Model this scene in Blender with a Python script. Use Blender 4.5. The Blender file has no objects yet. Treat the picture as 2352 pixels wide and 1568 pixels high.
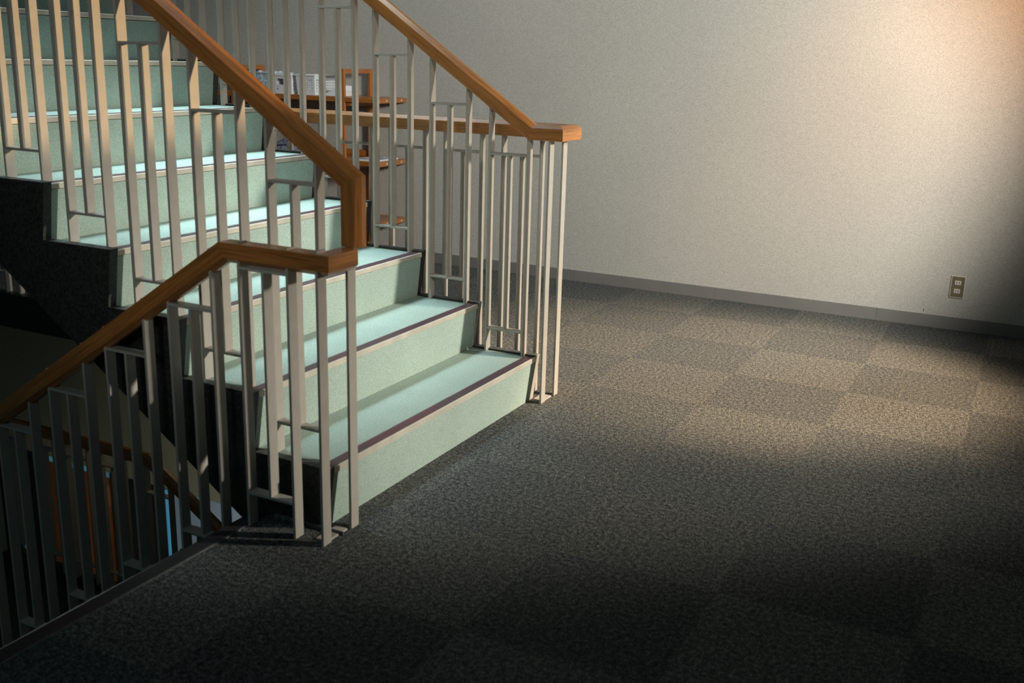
import bpy, bmesh, math, random
from mathutils import Vector, Matrix
random.seed(7)
S = bpy.context.scene
COL = S.collection

# ------------------------------------------------------------------ dimensions
D, R, W = 0.2729, 0.18635, 1.3606       # tread depth, riser height, stair width
REC = 0.0224                            # riser rake
YW = 3.6507                             # back wall plane
BAR_T, BAR_W = 0.009, 0.038             # flat-bar balusters
OFF_R, OFF_M, OFF_L = -0.050, -0.135, -0.219

# ------------------------------------------------------------------ materials
def new_mat(name):
    m = bpy.data.materials.new(name); m.use_nodes = True
    nt = m.node_tree; nt.nodes.clear()
    out = nt.nodes.new('ShaderNodeOutputMaterial'); b = nt.nodes.new('ShaderNodeBsdfPrincipled')
    nt.links.new(b.outputs[0], out.inputs[0])
    return m, nt, b
def node(nt, t, **kw):
    n = nt.nodes.new(t)
    for k, v in kw.items(): setattr(n, k, v)
    return n
def ramp(nt, src, stops):
    r = node(nt, 'ShaderNodeValToRGB'); e = r.color_ramp.elements
    while len(e) < len(stops): e.new(0.5)
    for el, (p, c) in zip(e, stops):
        el.position = p; el.color = (c[0], c[1], c[2], 1)
    nt.links.new(src, r.inputs[0]); return r.outputs[0]
def coords(nt, kind='Object'):
    return node(nt, 'ShaderNodeTexCoord').outputs[kind]
def noise(nt, vec, scale, detail=2, rough=0.5):
    n = node(nt, 'ShaderNodeTexNoise'); n.inputs['Scale'].default_value = scale
    n.inputs['Detail'].default_value = detail; n.inputs['Roughness'].default_value = rough
    nt.links.new(vec, n.inputs['Vector']); return n.outputs['Fac']
def bump(nt, b, h, strength, dist):
    n = node(nt, 'ShaderNodeBump'); n.inputs['Strength'].default_value = strength
    n.inputs['Distance'].default_value = dist
    nt.links.new(h, n.inputs['Height']); nt.links.new(n.outputs[0], b.inputs['Normal'])
def mix(nt, f, a, b, mode='MIX'):
    n = node(nt, 'ShaderNodeMix', data_type='RGBA', blend_type=mode)
    if isinstance(f, (int, float)): n.inputs['Factor'].default_value = f
    else: nt.links.new(f, n.inputs['Factor'])
    for s, i in ((a, 6), (b, 7)):
        if isinstance(s, tuple): n.inputs[i].default_value = (s[0], s[1], s[2], 1)
        else: nt.links.new(s, n.inputs[i])
    return n.outputs[2]

def speckle_mat(name, lo, hi, scale, rough=0.9, bs=0.4, bd=0.002, big=None, spec=0.3):
    m, nt, b = new_mat(name); v = coords(nt)
    f = noise(nt, v, scale, 3, 0.7)
    c = ramp(nt, f, [(0.33, lo), (0.67, hi)])
    if big:
        g = noise(nt, v, big, 2)
        c = mix(nt, 1.0, c, ramp(nt, g, [(0.3, (.86, .86, .86)), (0.7, (1, 1, 1))]), 'MULTIPLY')
    nt.links.new(c, b.inputs['Base Color']); b.inputs['Roughness'].default_value = rough
    b.inputs['Specular IOR Level'].default_value = spec
    bump(nt, b, f, bs, bd); return m

PILE = -0.09
def carpet_tile_mat():
    m, nt, b = new_mat('grey_carpet_tiles'); v = coords(nt)
    f1 = noise(nt, v, 210, 3, 0.75); f2 = noise(nt, v, 70, 2, 0.6)
    a = node(nt, 'ShaderNodeMath', operation='MULTIPLY_ADD'); a.inputs[1].default_value = 0.72
    nt.links.new(f1, a.inputs[0])
    s = node(nt, 'ShaderNodeMath', operation='MULTIPLY'); s.inputs[1].default_value = 0.28
    nt.links.new(f2, s.inputs[0]); nt.links.new(s.outputs[0], a.inputs[2])
    c = ramp(nt, a.outputs[0], [(0.395, (.008, .009, .009)), (0.5, (.056, .060, .059)), (0.62, (.24, .25, .24))])
    mp = node(nt, 'ShaderNodeMapping'); mp.inputs['Location'].default_value = (0.391, -3.187, 0.11)
    nt.links.new(v, mp.inputs['Vector'])
    ck = node(nt, 'ShaderNodeTexChecker'); ck.inputs['Scale'].default_value = 2.0
    nt.links.new(mp.outputs[0], ck.inputs['Vector'])
    # pile lean alternates from tile to tile; its brighter shading is painted into the colour
    ck.inputs['Color1'].default_value = (1.0, 1.0, 1.0, 1); ck.inputs['Color2'].default_value = (1.38, 1.34, 1.29, 1)
    c = mix(nt, 1.0, c, ck.outputs['Color'], 'MULTIPLY')
    nt.links.new(c, b.inputs['Base Color'])
    b.inputs['Roughness'].default_value = 0.95; b.inputs['Specular IOR Level'].default_value = 0.15
    bn = node(nt, 'ShaderNodeBump'); bn.inputs['Strength'].default_value = 0.9; bn.inputs['Distance'].default_value = 0.004
    nt.links.new(a.outputs[0], bn.inputs['Height'])
    ln = node(nt, 'ShaderNodeMapRange'); ln.inputs['To Min'].default_value = PILE; ln.inputs['To Max'].default_value = -PILE
    nt.links.new(ck.outputs['Fac'], ln.inputs['Value'])
    cx = node(nt, 'ShaderNodeCombineXYZ'); nt.links.new(ln.outputs[0], cx.inputs[0])
    ad = node(nt, 'ShaderNodeVectorMath', operation='ADD'); nt.links.new(bn.outputs[0], ad.inputs[0]); nt.links.new(cx.outputs[0], ad.inputs[1])
    nr = node(nt, 'ShaderNodeVectorMath', operation='NORMALIZE'); nt.links.new(ad.outputs[0], nr.inputs[0])
    nt.links.new(nr.outputs[0], b.inputs['Normal'])
    return m

def wood_mat(name, dark, mid, light, rough=0.42):
    m, nt, b = new_mat(name); uv = coords(nt, 'UV')
    mp = node(nt, 'ShaderNodeMapping'); mp.inputs['Scale'].default_value = (1.6, 30, 1)
    nt.links.new(uv, mp.inputs['Vector'])
    n1 = node(nt, 'ShaderNodeTexNoise'); n1.inputs['Scale'].default_value = 2.0; n1.inputs['Detail'].default_value = 4
    n1.inputs['Distortion'].default_value = 1.2
    nt.links.new(mp.outputs[0], n1.inputs['Vector'])
    c = ramp(nt, n1.outputs['Fac'], [(0.25, dark), (0.5, mid), (0.8, light)])
    mp2 = node(nt, 'ShaderNodeMapping'); mp2.inputs['Scale'].default_value = (12, 420, 1)
    nt.links.new(uv, mp2.inputs['Vector'])
    f2 = noise(nt, mp2.outputs[0], 1.0, 3)
    c = mix(nt, 0.55, c, ramp(nt, f2, [(0.35, (.55, .5, .45)), (0.6, (1, 1, 1))]), 'MULTIPLY')
    nt.links.new(c, b.inputs['Base Color']); b.inputs['Roughness'].default_value = rough
    b.inputs['Coat Weight'].default_value = 0.6; b.inputs['Coat Roughness'].default_value = 0.28
    bump(nt, b, f2, 0.08, 0.001); return m

def paint_mat(name, col, rough=0.45, var=0.12, scale=18, bs=0.05, metal=0.0):
    m, nt, b = new_mat(name); v = coords(nt)
    f = noise(nt, v, scale, 3)
    lo = tuple(c * (1 - var) for c in col); hi = tuple(min(1, c * (1 + var)) for c in col)
    nt.links.new(ramp(nt, f, [(0.3, lo), (0.7, hi)]), b.inputs['Base Color'])
    b.inputs['Roughness'].default_value = rough; b.inputs['Metallic'].default_value = metal
    bump(nt, b, f, bs, 0.002); return m

def wall_mat(name, col):
    m, nt, b = new_mat(name); v = coords(nt)
    f = noise(nt, v, 230, 3, 0.7); g = noise(nt, v, 1.3, 2)
    c = ramp(nt, f, [(0.33, tuple(x * 0.74 for x in col)), (0.66, tuple(x * 1.17 for x in col))])
    c = mix(nt, 1.0, c, ramp(nt, g, [(0.3, (.94, .94, .95)), (0.7, (1, 1, 1))]), 'MULTIPLY')
    nt.links.new(c, b.inputs['Base Color']); b.inputs['Roughness'].default_value = 0.75
    b.inputs['Specular IOR Level'].default_value = 0.25
    bump(nt, b, f, 0.8, 0.003); return m

def insert_mat():
    m, nt, b = new_mat('plum_rubber_insert'); v = coords(nt)
    wv = node(nt, 'ShaderNodeTexWave', bands_direction='X'); wv.inputs['Scale'].default_value = 32
    nt.links.new(v, wv.inputs['Vector'])
    g = noise(nt, v, 3.0, 2)
    c = mix(nt, wv.outputs['Fac'], (.05, .026, .036), (.10, .05, .062))
    c = mix(nt, ramp(nt, g, [(0.5, (0, 0, 0)), (0.75, (.7, .7, .7))]), c, (.16, .03, .05))
    nt.links.new(c, b.inputs['Base Color']); b.inputs['Roughness'].default_value = 0.42
    bump(nt, b, wv.outputs['Fac'], 0.3, 0.002); return m

def glow_mat(name, col, strength):
    m, nt, b = new_mat(name); v = coords(nt)
    f = noise(nt, v, 2.2, 2)
    c = ramp(nt, f, [(0.3, tuple(x * .82 for x in col)), (0.7, col)])
    nt.links.new(c, b.inputs['Base Color']); nt.links.new(c, b.inputs['Emission Color'])
    b.inputs['Emission Strength'].default_value = strength; b.inputs['Roughness'].default_value = 0.2
    return m

M = dict(
    carpet=carpet_tile_mat(),
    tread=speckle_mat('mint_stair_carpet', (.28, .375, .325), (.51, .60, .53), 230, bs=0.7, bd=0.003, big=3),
    stone=speckle_mat('black_terrazzo', (.010, .0105, .0095), (.05, .052, .046), 110, rough=0.5, bs=0.05, spec=0.35),
    lip=speckle_mat('grey_stringer_edge', (.06, .065, .062), (.17, .17, .16), 60, rough=0.6, bs=0.1),
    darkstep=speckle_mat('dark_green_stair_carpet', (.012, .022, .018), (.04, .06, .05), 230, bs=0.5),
    wall=wall_mat('sandy_grey_wall_paint', (.49, .475, .43)),
    wall2=wall_mat('beige_lower_wall_paint', (.36, .32, .20)),
    pale=wall_mat('pale_blue_grey_wall_paint', (.50, .56, .62)),
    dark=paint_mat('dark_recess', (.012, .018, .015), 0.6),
    base=paint_mat('grey_vinyl_skirting', (.17, .163, .154), 0.5, 0.06, 6),
    bar=paint_mat('taupe_painted_steel', (.42, .385, .335), 0.42, 0.05, 25, 0.06),
    metal=paint_mat('brushed_aluminium_nosing', (.62, .57, .48), 0.36, 0.15, 9, 0.02, 0.3),
    insert=insert_mat(),
    oak=wood_mat('varnished_oak', (.24, .09, .02), (.46, .175, .038), (.60, .24, .058)),
    pine=wood_mat('orange_stained_pine', (.26, .085, .018), (.40, .14, .03), (.47, .18, .045), 0.5),
    plate=paint_mat('brown_steel_outlet_plate', (.20, .165, .105), 0.4, 0.08, 40, 0.02, 0.3),
    ivory=paint_mat('ivory_plastic', (.60, .57, .50), 0.4, 0.04),
    white=paint_mat('white_plastic', (.72, .75, .77), 0.45, 0.04),
    blueplas=paint_mat('blue_grey_mottled_weave', (.42, .50, .58), 0.7, 0.55, 55, 0.3),
    cloth=paint_mat('white_cotton_cloth', (.70, .76, .80), 0.9, 0.1, 30, 0.4),
    navy=speckle_mat('navy_patterned_fabric', (.012, .016, .035), (.28, .31, .38), 75, bs=0.2),
    paper=paint_mat('white_paper', (.74, .77, .80), 0.8, 0.03),
    print=paint_mat('grey_print', (.33, .37, .42), 0.8, 0.3, 60),
    black=paint_mat('black_slot', (.008, .008, .008), 0.6),
    door=paint_mat('red_brown_door_paint', (.36, .11, .03), 0.5, 0.15, 5),
    blue=glow_mat('daylit_blue_glass', (.10, .36, .52), 0.22),
    sign=glow_mat('glowing_blue_panel', (.10, .40, .62), 0.28),  # emission added to the panel's own blue
    trim=paint_mat('dark_bronze_edge_trim', (.05, .045, .05), 0.35, 0.15, 12, 0.02, 0.3),
    ceil=paint_mat('white_ceiling_paint', (.6, .6, .58), 0.9, 0.03),
)

# ------------------------------------------------------------------ mesh helpers
def box_to(bm, x0, x1, y0, y1, z0, z1):
    vs = [bm.verts.new(p) for p in ((x0, y0, z0), (x1, y0, z0), (x1, y1, z0), (x0, y1, z0),
                                    (x0, y0, z1), (x1, y0, z1), (x1, y1, z1), (x0, y1, z1))]
    for f in ((3, 2, 1, 0), (4, 5, 6, 7), (0, 1, 5, 4), (1, 2, 6, 5), (2, 3, 7, 6), (3, 0, 4, 7)):
        bm.faces.new([vs[i] for i in f])
def prism_to(bm, pts, y0, y1):
    """closed x-z polygon extruded along y"""
    a = [bm.verts.new((x, y0, z)) for x, z in pts]; b = [bm.verts.new((x, y1, z)) for x, z in pts]
    n = len(pts)
    bm.faces.new(a); bm.faces.new(list(reversed(b)))
    for i in range(n): bm.faces.new((a[i], b[i], b[(i + 1) % n], a[(i + 1) % n]))
def obj(name, bm, mat, parent=None, loc=None, bev=0, seg=2, smooth=False):
    bmesh.ops.recalc_face_normals(bm, faces=bm.faces)
    if loc is not None: bmesh.ops.translate(bm, verts=bm.verts, vec=-Vector(loc))
    me = bpy.data.meshes.new(name); bm.to_mesh(me); bm.free()
    if smooth:
        for p in me.polygons: p.use_smooth = True
    mats = mat if isinstance(mat, (list, tuple)) else [mat]
    for m in mats: me.materials.append(m)
    o = bpy.data.objects.new(name, me); COL.objects.link(o)
    if loc is not None: o.location = loc
    if parent: o.parent = parent
    if bev:
        md = o.modifiers.new('bevel', 'BEVEL'); md.width = bev; md.segments = seg
        md.limit_method = 'ANGLE'; md.angle_limit = math.radians(40)
    return o
def box(name, b, mat, parent=None, bev=0, seg=2):
    bm = bmesh.new(); box_to(bm, *b); return obj(name, bm, mat, parent, bev=bev, seg=seg)
def prism(name, pts, y0, y1, mat, parent=None, bev=0):
    bm = bmesh.new(); prism_to(bm, pts, y0, y1); return obj(name, bm, mat, parent, bev=bev)
def tag(o, label, cat, group=None):
    o['label'] = label; o['category'] = cat
    if group: o['group'] = group
    return o
def thing(name, label, cat, group=None, loc=(0, 0, 0)):
    o = bpy.data.objects.new(name, None); o.empty_display_size = 0.1; COL.objects.link(o)
    o.location = loc; return tag(o, label, cat, group)
def struct(o):
    o['kind'] = 'structure'; return o
def child_at(o, root):          # keep world placement of a mesh built in world coordinates
    o.parent = root; o.location = Vector(o.location) - Vector(root.location); return o
def box_uv(o, axis=0, seed=0.0):
    """uv: u along the grain axis (metres), v across"""
    me = o.data; uv = me.uv_layers.new(name='grain')
    oth = [i for i in range(3) if i != axis]
    for p in me.polygons:
        n = p.normal
        k = oth[0] if abs(n[oth[0]]) < abs(n[oth[1]]) else oth[1]
        for li in p.loop_indices:
            c = me.vertices[me.loops[li].vertex_index].co
            uv.data[li].uv = (c[axis] + seed, c[k] + seed * 0.37)
    return o

# ------------------------------------------------------------------ setting
def floor_mesh():
    bm = bmesh.new()
    box_to(bm, -0.228, 6.5, -5.0, YW, -0.20, 0.0)
    return bm
struct(obj('floor', floor_mesh(), M['carpet']))
struct(box('floor', (-6.5, -0.228, 1.515, YW, -0.18, 0.0), M['carpet']))
struct(box('wall_back', (-8.0, 6.5, YW, YW + 0.15, -0.9, 3.6), M['wall']))
struct(box('wall_lower', (-8.0, 2.5, YW, YW + 0.15, -2.25, -0.9), M['wall2']))
# skirting in glued lengths
bmb = bmesh.new()
joints = [-6.5, -5.43, -4.51, -3.59, -2.67, -1.75, -0.826, 0.094, 1.022, 1.94, 2.86, 3.78, 4.7, 6.5]
for a, b_ in zip(joints[:-1], joints[1:]):
    box_to(bmb, a + 0.0006, b_ - 0.0006, YW - 0.006, YW + 0.002, 0.0, 0.069)
struct(obj('baseboard_back', bmb, M['base']))
# well edges: black slab edge behind the upward flight, metal-trimmed edge at the top of the downward flight
struct(box('trim_1', (-6.5, -0.228, 1.445, 1.517, -0.18, 0.018), M['stone'], bev=0.004))
def edge_trim():
    bm = bmesh.new()
    prism_to(bm, [(-0.281, 0.002), (-0.2285, 0.003), (-0.2285, -0.2), (-0.27, -0.2), (-0.27, -0.03), (-0.281, -0.03)], -1.5, -0.04)
    return bm
struct(obj('trim_2', edge_trim(), M['trim'], bev=0.003))
struct(box('trim_3', (-0.2285, -0.2225, -1.5, -0.16, -0.01, 0.0035), M['lip'], bev=0.0015))

# ------------------------------------------------------------------ staircases
def make_flight(label, n, y0, y1, mats, x0=0.0, z0=0.0, sgn=1, stringers=True, under=None, first=1):
    """flight climbing towards -x (sgn=1); nosing k at x0-(k-1)*D, height z0+k*R"""
    tr_m, st_m = mats
    root = thing('staircase', label, 'staircase', loc=(x0, (y0 + y1) / 2, z0))
    for k in range(first, n + 1):
        xn = x0 - (k - 1) * D; zt = z0 + k * R
        child_at(box('tread', (xn - D - REC - 0.015, xn - 0.046, y0, y1, zt - 0.03, zt), tr_m), root)
        child_at(prism('riser', [(xn - 0.004, zt - 0.019), (xn - REC, zt - R), (xn - REC - 0.02, zt - R), (xn - 0.03, zt - 0.019)], y0, y1, tr_m), root)
        nz = child_at(prism('nosing', [(xn, zt - 0.0165), (xn, zt), (xn - 0.004, zt + 0.0025), (xn - 0.006, zt + 0.0025), (xn - 0.006, zt), (xn - 0.042, zt),
                              (xn - 0.042, zt + 0.002), (xn - 0.0465, zt + 0.002), (xn - 0.0465, zt - 0.004), (xn - 0.003, zt - 0.0165)], y0, y1, M['metal']), root)
        ins = prism('rubber_insert', [(xn - 0.0055, zt - 0.001), (xn - 0.0055, zt + 0.003), (xn - 0.0425, zt + 0.003), (xn - 0.0425, zt - 0.001)], y0 + 0.001, y1 - 0.001, M['insert'])
        ins.parent = nz; ins.location = -Vector(root.location) - Vector(nz.location) + Vector((0, 0, 0))
        ins.location = Vector((0, 0, 0))
    if stringers:
        lip = 0.007
        pts = []
        for k in range(1, n + 1):
            xn = x0 - (k - 1) * D; zt = z0 + k * R + lip
            pts += [(xn - REC - 0.002, zt - R), (xn + 0.001, zt)] if k > 1 else [(xn - REC - 0.002, z0), (xn + 0.001, zt)]
        xe = x0 - n * D
        pts.append((xe, z0 + n * R + lip)); 
        sl = R / D
        pts.append((xe, z0 - 0.263 - sl * (xe - x0)))
        pts += [(x0 - 0.281, z0 - 0.263 + sl * 0.281), (x0 - 0.281, z0)]
        for ya, yb in ((y0 - 0.032, y0 - 0.0005), (y1 + 0.0005, y1 + 0.032)):
            st = child_at(prism('stringer', pts, ya, yb, st_m), root)
            for k in range(1, n + 1):
                xn = x0 - (k - 1) * D; zt = z0 + k * R + lip
                e = box('edge_strip', (xn - D + 0.004, xn + 0.0015, ya - 0.0005, yb, zt - 0.001, zt + 0.0012), M['lip']); e.parent = st
    if under:
        # sloped soffit slab under the flight
        sl = R / D
        xe = x0 - n * D
        child_at(prism('soffit', [(x0 - 0.281, z0 - 0.245 + sl * 0.281), (xe, z0 - 0.245 - sl * (xe - x0)), (xe, z0 - 0.20 - sl * (xe - x0)), (x0 - 0.281, z0 - 0.20 + sl * 0.281)],
              y0, y1, under), root)
    return root
UP = make_flight('mint green carpeted staircase with metal-edged treads climbing left from the carpet floor', 10, 0.0, W, (M['tread'], M['stone']), under=M['ceil'])
# far stringer foot: pale painted front edge of the far side panel
fe = prism('front_edge', [(0.0025, R + 0.009), (-REC, 0.0), (-REC - 0.004, 0.0), (-0.004, R + 0.009)], W + 0.0002, W + 0.0325, M['bar']); child_at(fe, UP)

def make_down(label, n, y0, y1, tr_m, st_m, x0, z0):
    root = thing('staircase', label, 'staircase', loc=(x0, (y0 + y1) / 2, z0))
    for j in range(1, n + 1):
        xn = x0 - j * D; zt = z0 - j * R
        child_at(box('tread', (xn, xn + D + 0.02, y0, y1, zt - 0.03, zt), tr_m), root)
        child_at(box('riser', (xn + D - 0.0, xn + D + 0.02, y0, y1, zt, zt + R - 0.032), tr_m), root)
        if j < n: child_at(box('nosing', (xn - 0.001, xn + 0.045, y0, y1, zt - 0.0165, zt + 0.0025), M['metal']), root)
    sl = R / D
    pts = [(x0, z0 - 0.2 - 0.01)]
    for j in range(1, n + 1):
        xn = x0 - j * D; zt = z0 - j * R + 0.006
        pts += [(xn + D - (0.0 if j > 1 else 0.001), zt), (xn, zt)]
    pts += [(x0 - n * D, z0 - n * R - 0.25), (x0, z0 - 0.46)]
    for ya, yb in ((y0 - 0.03, y0 - 0.0005), (y1 + 0.0005, y1 + 0.03)):
        child_at(prism('stringer', pts, ya, yb, st_m), root)
    return root
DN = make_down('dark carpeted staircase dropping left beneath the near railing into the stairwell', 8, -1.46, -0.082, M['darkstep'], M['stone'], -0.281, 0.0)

XL = -0.281 - 8 * D                     # landing front
ZL = -9 * R                             # half landing level
ZF = -18 * R                            # lower floor level
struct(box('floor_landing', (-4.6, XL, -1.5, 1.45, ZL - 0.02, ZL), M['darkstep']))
struct(box('floor_landing', (-4.6, XL, 1.45, 1.52, ZL - 0.18, ZL + 0.02), M['stone'], bev=0.004))
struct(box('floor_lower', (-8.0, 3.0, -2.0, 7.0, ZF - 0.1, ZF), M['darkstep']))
struct(box('floor_landing', (-4.6, -10 * D, -1.5, W + 0.03, 10 * R - 0.2, 10 * R), M['tread']))

# lower flight turning back under the upward one, seen only as a dark mass
def make_lower():
    root = thing('staircase', 'dark staircase at the lower level running back beneath the mint green flight', 'staircase', loc=(XL, W / 2, ZL))
    for j in range(1, 10):
        x = XL + (j - 1) * D; z = ZL - j * R
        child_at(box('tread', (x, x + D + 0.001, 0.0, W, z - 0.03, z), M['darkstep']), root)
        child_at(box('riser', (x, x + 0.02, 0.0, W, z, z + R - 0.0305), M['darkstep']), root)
    sl = R / D
    pts = [(XL, ZL + 0.006), (XL + 9 * D, ZF + 0.006), (XL + 9 * D, ZF + 0.001), (XL + 8.2 * D, ZF + 0.001), (XL, ZL - 0.42)]
    for ya, yb in ((-0.032, -0.0005), (W + 0.0005, W + 0.032)):
        child_at(prism('stringer', pts, ya, yb, M['stone']), root)
make_lower()

# ------------------------------------------------------------------ railings
PROF = [(-0.0275, 0.0), (0.0275, 0.0), (0.0275, 0.044), (0.010, 0.058), (-0.010, 0.058), (-0.0275, 0.044)]
def sweep(path, lateral0, mat, name='handrail', parent=None, prof=PROF, close=True):
    """profile swept along a polyline with mitred corners. Bends in the x-z plane keep the
    lateral axis; bends in plan keep 'up'. Every straight run is its own loop of vertices (crisp mitres)."""
    pts = [Vector(p) for p in path]; n = len(pts)
    tan = [(pts[i + 1] - pts[i]).normalized() for i in range(n - 1)]
    frames = []
    lat = Vector(lateral0).normalized()
    for i, t in enumerate(tan):
        if i:
            ax = tan[i - 1].cross(t)
            if ax.length > 1e-6:
                rot = Matrix.Rotation(tan[i - 1].angle(t), 3, ax.normalized()); lat = rot @ lat
        up = lat.cross(t).normalized()
        frames.append((lat.copy(), up))
    bm = bmesh.new(); uvl = bm.loops.layers.uv.new('grain')
    per = [0.0]
    for a, b in zip(prof, prof[1:] + prof[:1]): per.append(per[-1] + math.dist(a, b))
    s = 0.0
    for i, t in enumerate(tan):
        la, up = frames[i]; p0, p1 = pts[i], pts[i + 1]; L = (p1 - p0).length
        n0 = t if i == 0 else (tan[i - 1] + t).normalized()
        n1 = t if i == n - 2 else (t + tan[i + 1]).normalized()
        ring = []
        for (pn, nn) in ((p0, n0), (p1, n1)):
            r = []
            for (u, v) in prof:
                q = pn + la * u + up * v
                q = q - t * ((q - pn).dot(nn) / t.dot(nn))
                r.append(bm.verts.new(q))
            ring.append(r)
        k = len(prof)
        for j in range(k):
            f = bm.faces.new((ring[0][j], ring[0][(j + 1) % k], ring[1][(j + 1) % k], ring[1][j]))
            us = [s + (v.co - p0).dot(t) + 3.7 * i for v in f.verts]
            vs = [per[j], per[j + 1], per[j + 1], per[j]]
            for lp, u, v in zip(f.loops, us, vs): lp[uvl].uv = (u, v + 0.31 * i)
        if i == 0 or i == n - 2:
            f = bm.faces.new(ring[0] if i == 0 else list(reversed(ring[1])))
            for lp, (u, v) in zip(f.loops, prof): lp[uvl].uv = (v * 0.2 + i, u)
            if n == 2:
                f = bm.faces.new(list(reversed(ring[1])))
                for lp, (u, v) in zip(f.loops, prof): lp[uvl].uv = (v * 0.2 + i, u)
        s += L
    return obj(name, bm, mat, parent, bev=0.0022, seg=2)

def baluster(xf, yf, z0, z1, root, name='baluster'):
    return child_at(box(name, (xf - BAR_T, xf, yf, yf + BAR_W, z0, z1), M['bar'], bev=0.0018), root)
def crossbar(x0, x1, yf, zt, root):
    return child_at(box('crossbar', (x0, x1, yf + 0.0005, yf + BAR_W - 0.0005, zt - BAR_T, zt), M['bar'], bev=0.0018), root)

def up_rail_bars(root, yf, zrail, hi0, n=10):
    for k in range(n):
        dx = -D * k; zt = (k + 1) * R
        xr, xm, xl = OFF_R + dx, OFF_M + dx, OFF_L + dx
        hi = hi0 + 0.1825 * k; lo = 0.29 + R * k
        baluster(xr, yf, zt, zrail(xr - .0045) + 0.01, root)
        baluster(xl, yf, zt, zrail(xl - .0045) + 0.01, root)
        baluster(xm, yf, lo - 0.001, hi - BAR_T + 0.001, root)
        for z in (lo, hi): crossbar(xl - 0.001, xr - BAR_T + 0.001, yf, z, root)

# near railing: rising rail, drop post, return block, horizontal rail, falling rail
NR = thing('stair_railing', 'near stair railing with oak handrail dropping at a stepped corner post beside the stairwell', 'railing', loc=(0.05, -0.05, 0))
slope = 0.667
zn = lambda x: 1.012 + slope * (0.0365 - x)
PROF_POST = PROF
A = sweep([(-2.75, 0.028, zn(-2.75)), (0.0365, 0.028, zn(0.0365)), (0.0365, 0.028, 0.848)], (0, -1, 0), M['oak']); child_at(A, NR)
xb, yb_, zb = 0.067, -0.107, 0.848
zd = lambda x: zb + 0.6545 * (x + 0.282)
Bp = sweep([(xb, 0.0002, zb), (xb, yb_, zb), (-0.282, yb_, zb), (-2.4, yb_, zd(-2.4))], (1, 0, 0), M['oak']); child_at(Bp, NR)
up_rail_bars(NR, 0.009, zn, 1.012)
baluster(0.0515, 0.009, 0.0, zb + 0.008, NR); baluster(0.0515, -0.126, 0.0, zb + 0.008, NR)
for j in range(0, 8):
    dx = -D * j; z0 = -R * j
    xr, xm, xl = OFF_R + dx + 0.002, OFF_M + dx + 0.002, OFF_L + dx + 0.002
    hi = 0.784 if j == 0 else 0.645 - 0.1765 * (j - 1); lo = 0.112 - R * j
    zr = (lambda x: zb) if j == 0 else zd
    baluster(xr, -0.126, z0, zr(xr - .0045) + 0.004, NR); baluster(xl, -0.126, z0, zr(xl - .0045) + 0.004, NR)
    baluster(xm, -0.126, lo - 0.001, hi - BAR_T + 0.001, NR)
    for z in (lo, hi): crossbar(xl - 0.001, xr - BAR_T + 0.001, -0.126, z, NR)
# flat strip carrying the falling rail
child_at(prism('rail_strip', [(-0.272, zb - 0.001), (-2.4, zd(-2.4) - 0.001), (-2.4, zd(-2.4) - 0.012), (-0.272, zb - 0.012)], -0.124, -0.090, M['bar']), NR)
def shoe(x0, x1, y0, y1, root):
    return child_at(box('base_plate', (x0, x1, y0, y1, -0.001, 0.006), M['bar'], bev=0.0025), root)
shoe(0.0, 0.044, -0.098, 0.000, NR)
child_at(box('base_plate', (-0.20, 0.056, -0.040, -0.0335, 0.0, 0.012), M['lip'], bev=0.002), NR)

# far railing: rising rail that turns back at floor height into the guard rail of the stairwell
FR = thing('stair_railing', 'far stair railing with oak handrail turning back level along the stairwell, by the wall', 'railing', loc=(0.05, 1.42, 0))
zf = lambda x: 1.058 + slope * (-0.05 - x)
Cc = sweep([(-2.75, 1.358, zf(-2.75)), (-0.05, 1.358, 1.058), (0.067, 1.358, 1.058), (0.067, 1.483, 1.058), (-6.0, 1.483, 1.058)], (0, -1, 0), M['oak']); child_at(Cc, FR)
up_rail_bars(FR, 1.339, zf, 0.999)
baluster(0.041, 1.339, 0.0, 1.064, FR); baluster(0.041, 1.464, 0.0, 1.064, FR)
for k in range(0, 14):
    dx = -D * k; xr, xm, xl = -0.054 + dx, -0.142 + dx, -0.226 + dx
    z0 = 0.0 if k == 0 else 0.018
    baluster(xr, 1.464, z0, 1.064, FR); baluster(xl, 1.464, z0, 1.064, FR)
    baluster(xm, 1.464, 0.131, 0.988 - BAR_T + 0.001, FR)
    for z in (0.132, 0.988): crossbar(xl - 0.001, xr - BAR_T + 0.001, 1.464, z, FR)
shoe(-0.012, 0.036, 1.372, 1.452, FR)

# lower railing on the half landing
LR = thing('stair_railing', 'dim oak-topped railing on the half landing far down the stairwell', 'railing', loc=(-2.35, 1.483, ZL))
zlr = -0.812
zl = lambda x: zlr - 0.62 * (x + 2.35)
Lr = sweep([(-4.5, 1.483, zlr), (-2.35, 1.483, zlr), (-0.6, 1.483, zl(-0.6))], (0, -1, 0), M['oak']); child_at(Lr, LR)
for k in range(-1, 8):
    dx = -D * k; xr, xm, xl = XL + 0.19 + dx, XL + 0.105 + dx, XL + 0.02 + dx
    if k < 0: continue
    xr, xm, xl = xr - 0.26, xm - 0.26, xl - 0.26
    baluster(xr, 1.464, ZL + 0.02, zlr + 0.006, LR); baluster(xl, 1.464, ZL + 0.02, zlr + 0.006, LR)
    baluster(xm, 1.464, ZL + 0.13, zlr - 0.075, LR)
    for z in (ZL + 0.132, zlr - 0.07): crossbar(xl - 0.001, xr - BAR_T + 0.001, 1.464, z, LR)
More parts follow.
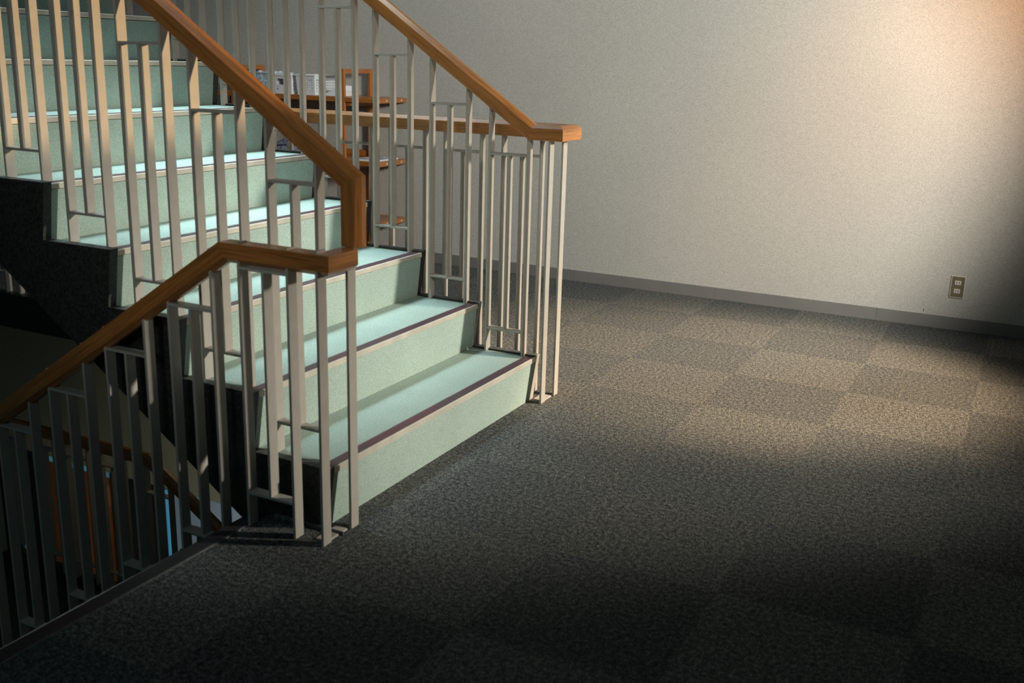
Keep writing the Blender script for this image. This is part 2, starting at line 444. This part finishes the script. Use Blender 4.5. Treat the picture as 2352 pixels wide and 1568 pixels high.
for k in range(0, 6):
    dx = D * k; xl, xm, xr = XL + 0.10 + dx, XL + 0.185 + dx, XL + 0.27 + dx
    zt = ZL - 0.3 - R * k
    baluster(xr, 1.464, zt, zl(xr) + 0.006, LR); baluster(xl, 1.464, zt, zl(xl) + 0.006, LR)
    baluster(xm, 1.464, zt + 0.25, zl(xr) - 0.075, LR)
    for z in (zt + 0.25, zl(xr) - 0.066): crossbar(xl - 0.001, xr - BAR_T + 0.001, 1.464, z, LR)

# ------------------------------------------------------------------ lower level, far wall
yl = YW + 0.02
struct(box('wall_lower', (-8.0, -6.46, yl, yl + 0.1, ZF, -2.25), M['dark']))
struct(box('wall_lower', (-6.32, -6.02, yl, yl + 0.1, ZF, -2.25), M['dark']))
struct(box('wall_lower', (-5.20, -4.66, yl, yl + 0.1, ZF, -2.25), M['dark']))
struct(box('wall_lower', (-4.66, 2.5, yl, yl + 0.1, ZF, -2.25), M['pale']))
w1 = struct(box('window_1', (-6.46, -6.32, yl + 0.03, yl + 0.05, ZF + 0.03, -2.30), M['blue']))
d1 = struct(box('door_1', (-6.02, -5.20, yl + 0.02, yl + 0.06, ZF + 0.01, -2.33), M['door']))
hb = box('door_handle', (-5.28, -5.26, yl - 0.02, yl + 0.03, ZF + 0.75, ZF + 0.95), M['metal'], bev=0.004); hb.parent = d1
w2 = struct(box('window_2', (-6.02, -5.20, yl + 0.03, yl + 0.05, -2.33, -2.25), M['blue']))
pn = box('wall_panel', (-4.535, -4.465, yl - 0.035, yl - 0.001, -2.93, -2.27), M['sign'], bev=0.012)
tag(pn, 'narrow rounded bright blue panel on the pale wall at the lower level', 'panel')
pn2 = box('wall_switch', (-4.53, -4.455, yl - 0.03, yl - 0.001, -3.15, -3.0), M['black'], bev=0.004)
tag(pn2, 'small black wall switch with white button on the pale lower wall under the blue panel', 'switch')
bmx = bmesh.new(); bmesh.ops.create_uvsphere(bmx, u_segments=20, v_segments=10, radius=1.0, matrix=Matrix.Translation((-4.49, yl - 0.032, -3.075)) @ Matrix.Diagonal((0.018, 0.012, 0.04, 1)))
bt = obj('button', bmx, M['white'], smooth=True); bt.parent = pn2; bt['label'] = 'white oval button'

# ------------------------------------------------------------------ wall outlet
def outlet():
    cx, cz = 1.417, 0.237; w, h = 0.071, 0.119
    root = thing('wall_outlet', 'brown double wall outlet plate with ivory sockets low on the grey wall', 'outlet', loc=(cx, YW, cz))
    y1 = YW; 
    bm = bmesh.new()
    x0, x1, z0, z1 = cx - w / 2, cx + w / 2, cz - h / 2, cz + h / 2; t = 0.0035
    box_to(bm, x0, x1, y1 - 0.008, y1, z1 - t, z1); box_to(bm, x0, x1, y1 - 0.008, y1, z0, z0 + t)
    box_to(bm, x0, x0 + t, y1 - 0.008, y1, z0 + t, z1 - t); box_to(bm, x1 - t, x1, y1 - 0.008, y1, z0 + t, z1 - t)
    child_at(obj('frame', bm, M['ivory'], bev=0.001), root)
    child_at(box('plate', (x0 + t, x1 - t, y1 - 0.0065, y1 - 0.001, z0 + t, z1 - t), M['plate']), root)
    for dz in (0.0235, -0.0215):
        s = child_at(box('socket', (cx - 0.0155, cx + 0.0155, y1 - 0.009, y1 - 0.006, cz + dz - 0.0115, cz + dz + 0.0115), M['ivory'], bev=0.001), root)
        for sx, curve in ((-1, 1), (1, -1)):
            bm = bmesh.new()
            n = 7
            for i in range(n):      # slightly bowed slot
                a0 = -0.5 + i / n; a1 = a0 + 1 / n; am = (a0 + a1) / 2
                x = cx + sx * (0.0068 - 0.002 * (am * 2) ** 2)
                box_to(bm, x - 0.0014, x + 0.0014, y1 - 0.0094, y1 - 0.0086, cz + dz + a0 * 0.0115, cz + dz + a1 * 0.0115)
            sl = obj('slot', bm, M['black']); sl.parent = s
outlet()
mk = box('wall_scuff', (1.262, 1.265, YW - 0.0012, YW, 0.083, 0.096), M['black'])
tag(mk, 'tiny dark scuff mark on the wall left of the brown outlet', 'scuff mark')

# ------------------------------------------------------------------ shelf unit
YF, YB = 3.31, 3.643
XR_, XL_ = -2.36, -3.28
SU = thing('shelf_unit', 'orange stained wooden shelf unit with open end frames standing against the grey wall', 'shelf unit', loc=((XR_ + XL_) / 2, (YF + YB) / 2, 0))
def plank(name, b, axis, parent=SU):
    o = box(name, b, M['pine'], bev=0.003); box_uv(o, axis, random.random() * 5); return child_at(o, parent)
for x in (XR_, XL_):
    plank('post', (x - 0.013, x + 0.013, YF, YF + 0.022, 0.0, 1.262), 2)
    plank('post', (x - 0.013, x + 0.013, YB - 0.034, YB, 0.0, 1.262), 2)
    plank('frame_rail', (x - 0.0125, x + 0.0125, YF + 0.022, YB - 0.034, 1.232, 1.261), 1)
    plank('frame_rail', (x - 0.0125, x + 0.0125, YF + 0.022, YB - 0.034, 0.06, 0.10), 1)
for zt in (1.085, 0.684, 0.292):
    for (xa, xb2) in ((XL_ + 0.0132, XR_ - 0.0132), (XR_ + 0.0132, -2.08), (-3.56, XL_ - 0.0132)):
        s = plank('shelf', (xa, xb2, YF + 0.002, YB, zt - 0.031, zt), 0)
        for yy in (YF + 0.09, YB - 0.07):
            if xb2 > -2.1:
                bm = bmesh.new(); bmesh.ops.create_cone(bm, segments=14, radius1=0.006, radius2=0.006, depth=0.006, cap_ends=True,
                    matrix=Matrix.Translation((xb2 + 0.001, yy, zt - 0.015)) @ Matrix.Rotation(math.pi / 2, 4, 'Y'))
                dw = obj('dowel', bm, M['ivory']); dw.parent = s
    for x in (XR_, XL_):
        plank('cleat', (x - 0.047, x - 0.0135, YF + 0.024, YB - 0.036, zt - 0.056, zt - 0.032), 1)
        plank('cleat', (x + 0.0135, x + 0.047, YF + 0.024, YB - 0.036, zt - 0.056, zt - 0.032), 1)
plank('back_rail', (XL_ + 0.016, XR_ - 0.016, YB - 0.02, YB, 0.684, 0.724), 0)

# baskets with real perforations
def basket(name, label, x0, x1, y0, y1, z0, h, mat, cell=0.0155, hole=0.60, taper=0.10, handle=False, cat='basket'):
    cx, cy = (x0 + x1) / 2, (y0 + y1) / 2
    root = thing(name, label, cat, 'baskets on the top shelf', (cx, cy, z0))
    bm = bmesh.new()
    def wall(p, q, nx):
        nz = max(3, int(h * 0.86 / cell))
        p, q = Vector(p), Vector(q); c = Vector((cx, cy, z0))
        def P(u, v):
            b = p.lerp(q, u); off = (b - c) * (1 - taper * (1 - v)); r = c + off; r.z = z0 + h * v; return r
        for i in range(nx):
            for k in range(nz):
                u0, u1, v0, v1 = i / nx, (i + 1) / nx, k / nz * .94, (k + 1) / nz * .94
                solid = k == 0 or k == nz - 1 or i == 0 or i == nx - 1
                if handle and abs((u0 + u1) / 2 - .5) < .3: solid = True
                o = [bm.verts.new(P(u, v)) for u, v in ((u0, v0), (u1, v0), (u1, v1), (u0, v1))]
                if handle and abs((u0 + u1) / 2 - .5) < .24 and .52 < (v0 + v1) / 2 < .78 and (q - p).length < .2:
                    continue
                if solid: bm.faces.new(o); continue
                mu, mv = (u0 + u1) / 2, (v0 + v1) / 2; g = hole
                n_ = [bm.verts.new(P(mu + (u - mu) * g, mv + (v - mv) * g)) for u, v in ((u0, v0), (u1, v0), (u1, v1), (u0, v1))]
                for j in range(4): bm.faces.new((o[j], o[(j + 1) % 4], n_[(j + 1) % 4], n_[j]))
        b0 = [bm.verts.new(P(u, v)) for u, v in ((0, .94), (1, .94), (1, 1), (0, 1))]; bm.faces.new(b0)
    cs = [(x0, y0, z0), (x1, y0, z0), (x1, y1, z0), (x0, y1, z0)]
    for a, b in zip(cs, cs[1:] + cs[:1]):
        wall(a, b, max(4, int(math.dist(a, b) / cell)))
    bmesh.ops.remove_doubles(bm, verts=bm.verts, dist=0.0006)
    body = obj('body', bm, mat); child_at(body, root)
    sd = body.modifiers.new('thick', 'SOLIDIFY'); sd.thickness = 0.002
    t = (1 - taper)
    child_at(box('base', (cx + (x0 - cx) * t, cx + (x1 - cx) * t, cy + (y0 - cy) * t, cy + (y1 - cy) * t, z0 + 0.0005, z0 + 0.004), mat), root)
    bm = bmesh.new(); w = 0.006
    box_to(bm, x0 - w, x1 + w, y0 - w, y0 + 0.002, z0 + h - 0.008, z0 + h); box_to(bm, x0 - w, x1 + w, y1 - 0.002, y1 + w, z0 + h - 0.008, z0 + h)
    box_to(bm, x0 - w, x0 + 0.002, y0, y1, z0 + h - 0.008, z0 + h); box_to(bm, x1 - 0.002, x1 + w, y0, y1, z0 + h - 0.008, z0 + h)
    child_at(obj('rim', bm, mat, bev=0.001), root)
    return root
ZS = 1.0855
basket('basket', 'white perforated plastic basket nearest the right end frame on the top shelf', -2.755, -2.60, 3.335, 3.585, ZS, 0.130, M['white'])
b1 = basket('basket', 'white plastic basket with a hand hole in the middle of the top shelf', -2.945, -2.79, 3.335, 3.585, ZS, 0.125, M['white'], handle=True)
b0 = basket('basket', 'blue-grey mottled woven basket leftmost of the three on the top shelf', -3.14, -2.98, 3.335, 3.585, ZS, 0.135, M['blueplas'], cell=0.02, hole=0.3)
def cloth(name, label, x0, x1, y0, y1, z, amp, mat, cat, group=None, seed=0):
    rnd = random.Random(seed); bm = bmesh.new(); n = 22
    ph = [rnd.uniform(0, 6) for _ in range(6)]
    g = []
    for i in range(n + 1):
        row = []
        for j in range(n + 1):
            u, v = i / n, j / n
            hgt = amp * (.5 + .25 * math.sin(9 * u + ph[0] + 3 * v) + .2 * math.sin(13 * v + ph[1]) + .2 * math.sin(17 * (u + v) + ph[2]))
            e = min(u, 1 - u, v, 1 - v) * 6; hgt *= min(1, e) ** .5
            row.append(bm.verts.new((x0 + (x1 - x0) * u, y0 + (y1 - y0) * v, z + hgt)))
        g.append(row)
    for i in range(n):
        for j in range(n): bm.faces.new((g[i][j], g[i + 1][j], g[i + 1][j + 1], g[i][j + 1]))
    o = obj(name, bm, mat, smooth=True); sd = o.modifiers.new('t', 'SOLIDIFY'); sd.thickness = 0.003
    return tag(o, label, cat, group)
cloth('folded_cloth', 'crumpled white cloth heaped in the middle white basket', -2.938, -2.797, 3.345, 3.575, ZS + 0.112, 0.022, M['cloth'], 'cloth', seed=1)
cloth('folded_cloth', 'crumpled pale cloth heaped in the blue-grey mottled basket', -3.13, -2.99, 3.345, 3.575, ZS + 0.122, 0.024, M['cloth'], 'cloth', seed=2)
# folded white sheet propped between the basket and the end frame
def tent():
    bm = bmesh.new()
    ya, yb = 3.335, 3.52
    prof = [(-2.575, .001), (-2.50, .022), (-2.44, .050), (-2.402, .072), (-2.398, .040), (-2.41, .001)]
    a = [bm.verts.new((x, ya + .10 * z, ZS + z)) for x, z in prof]
    b = [bm.verts.new((x + .012, yb - .5 * z, ZS + z * .92)) for x, z in prof]
    for k in range(len(prof)):
        m = (k + 1) % len(prof); bm.faces.new((a[k], b[k], b[m], a[m]))
    bm.faces.new(a); bm.faces.new(list(reversed(b)))
    o = obj('folded_paper', bm, M['paper'], bev=0.001)
    tag(o, 'white sheet of paper folded into a wedge on the top shelf beside the right basket', 'paper')
tent()
def booklet():
    root = thing('booklet', 'white printed booklet lying flat on the middle shelf right of the end frame', 'booklet', loc=(-2.19, 3.45, 0.6845))
    child_at(box('pages', (-2.30, -2.115, 3.325, 3.59, 0.6845, 0.692), M['paper'], bev=0.0015), root)
    for i, (xa, xb3, ya, yb) in enumerate(((-2.285, -2.215, 3.36, 3.42), (-2.285, -2.215, 3.45, 3.57), (-2.205, -2.13, 3.36, 3.50))):
        child_at(box('printed_block', (xa, xb3, ya, yb, 0.692, 0.6925), M['print']), root)
booklet()
def bag():
    root = thing('fabric_bag', 'navy patterned fabric bundle with a dark fold slumped on the middle shelf', 'bag', loc=(-2.95, 3.47, 0.6845))
    bm = bmesh.new()
    bmesh.ops.create_uvsphere(bm, u_segments=32, v_segments=18, radius=1.0)
    for v in bm.verts:
        z = v.co.z; a = math.atan2(v.co.y, v.co.x)
        sq = 1 / max(abs(math.cos(a)), abs(math.sin(a))) ** 0.6
        w = 1.0 if z < 0 else (1 - 0.55 * z)
        v.co = Vector((v.co.x * 0.10 * sq * w + 0.01 * max(0, z), v.co.y * 0.11 * sq * w, (max(z, -0.55) + 0.55) / 1.55 * 0.10 + 0.004 * math.sin(6 * a) * max(z, 0)))
    bmesh.ops.translate(bm, verts=bm.verts, vec=(-2.95, 3.47, 0.6845))
    child_at(obj('bundle', bm, M['navy'], smooth=True), root)
    bm = bmesh.new()
    for i in range(40):
        a0 = 2 * math.pi * i / 40; a1 = 2 * math.pi * (i + 1) / 40
        q = []
        for a in (a0, a1):
            sq = 1 / max(abs(math.cos(a)), abs(math.sin(a))) ** 0.6
            for r, z in ((0.995, 0.052 + .012 * math.cos(a)), (0.96, 0.058 + .012 * math.cos(a))):
                q.append(bm.verts.new((-2.95 + math.cos(a) * .1015 * sq * r, 3.47 + math.sin(a) * .1115 * sq * r, .6845 + z)))
        bm.faces.new((q[0], q[2], q[3], q[1]))
    child_at(obj('fold_line', bm, M['black'], smooth=True), root)
bag()

# ------------------------------------------------------------------ lights
def spot(name, loc, aim, energy, col, size, blend, rad):
    l = bpy.data.lights.new(name, 'SPOT'); l.energy = energy; l.color = col; l.spot_size = math.radians(size)
    l.spot_blend = blend; l.shadow_soft_size = rad
    o = bpy.data.objects.new(name, l); COL.objects.link(o); o.location = loc
    o.rotation_euler = (Vector(aim) - Vector(loc)).to_track_quat('-Z', 'Y').to_euler(); return o
def area(name, loc, aim, energy, col, sx, sy, spread=180):
    l = bpy.data.lights.new(name, 'AREA'); l.shape = 'RECTANGLE'; l.size = sx; l.size_y = sy; l.energy = energy; l.color = col
    l.spread = math.radians(spread)
    o = bpy.data.objects.new(name, l); COL.objects.link(o); o.location = loc
    o.rotation_euler = (Vector(aim) - Vector(loc)).to_track_quat('-Z', 'Y').to_euler(); return o
spot('evening_beam', (6.0, 2.9, 2.6), (0.0, 1.0, 0.34), 2350, (1.0, .94, .82), 25, 1.0, 0.18)
spot('floor_patch', (2.8, 2.3, 3.0), (0.72, 2.28, 0), 1350, (1.0, .72, .48), 37.5, 0.6, 0.2)
spot('rail_fill', (3.3, -0.6, 2.1), (-0.6, 1.3, 0.95), 170, (1.0, .95, .85), 27, 0.8, 0.25)
spot('near_rail_fill', (0.7, -3.6, 1.9), (-0.5, 0.0, 1.15), 75, (1.0, .97, .92), 30, 0.8, 0.3)
spot('wall_wash', (3.0, 0.8, 2.2), (-0.5, 3.65, 0.7), 900, (1.0, .98, .90), 49.5, 0.4, 0.3)
spot('wall_warm', (2.3, 2.4, 2.9), (1.24, 3.65, 1.55), 240, (1.0, .42, .12), 42, 1.0, 0.3)
area('stairwell_skylight', (-1.55, 0.95, 4.3), (-1.05, 0.85, 0.6), 13.5, (.70, .92, 1.0), 1.2, 1.0, 31)
area('shelf_fill', (-1.9, 2.0, 3.3), (-2.4, 3.65, 0.9), 11, (.86, .95, 1.0), 0.9, 0.6)
area('room_fill', (0.5, -4.0, 3.0), (-0.5, 0.5, 0.8), 11, (.56, .92, 1.0), 2.0, 1.5)
spot('low_sun', (4.4, 1.7, 1.75), (-0.85, 0.03, 1.46), 1150, (1.0, .70, .38), 9, 0.35, 0.05)
spot('lower_wall_fill', (-2.2, 1.9, -0.5), (-2.5, 3.65, -1.3), 30, (1.0, .88, .66), 112, 0.6, 0.2)  # added fill that brightens the beige lower wall, no known lamp
spot('landing_rail_fill', (-2.3, 2.3, -0.25), (-2.5, 1.48, -0.8), 4, (1.0, .8, .5), 60, 0.8, 0.1)  # unseen fill added to pick out the top of the lower handrail
spot('door_fill', (-4.2, 2.2, -2.4), (-5.6, 3.67, -2.9), 10, (1.0, .8, .55), 60, 0.8, 0.2)  # fill added so the dim brown door shows up
spot('lower_daylight', (-2.6, 2.6, -3.0), (-4.3, 3.65, -2.7), 40, (.75, .9, 1.0), 80, 0.6, 0.2)
w = bpy.data.worlds.new('World'); S.world = w; w.use_nodes = True
bg = w.node_tree.nodes['Background']; bg.inputs[0].default_value = (.50, .74, .80, 1); bg.inputs[1].default_value = 0.014

# ------------------------------------------------------------------ camera
cam = bpy.data.cameras.new('Camera'); co = bpy.data.objects.new('Camera', cam); COL.objects.link(co)
cam.sensor_width = 36; cam.lens = 2364.73 / 2352 * 36; cam.clip_start = 0.05; cam.clip_end = 60
co.location = (1.71228, -2.28410, 1.36207); co.rotation_euler = (1.301607, -0.027385, 0.471193)
cam.dof.use_dof = True; cam.dof.focus_distance = 4.6; cam.dof.aperture_fstop = 3.2
S.camera = co
S.view_settings.view_transform = 'Standard'; S.view_settings.look = 'None'
S.view_settings.exposure = 0.0; S.view_settings.gamma = 1.0
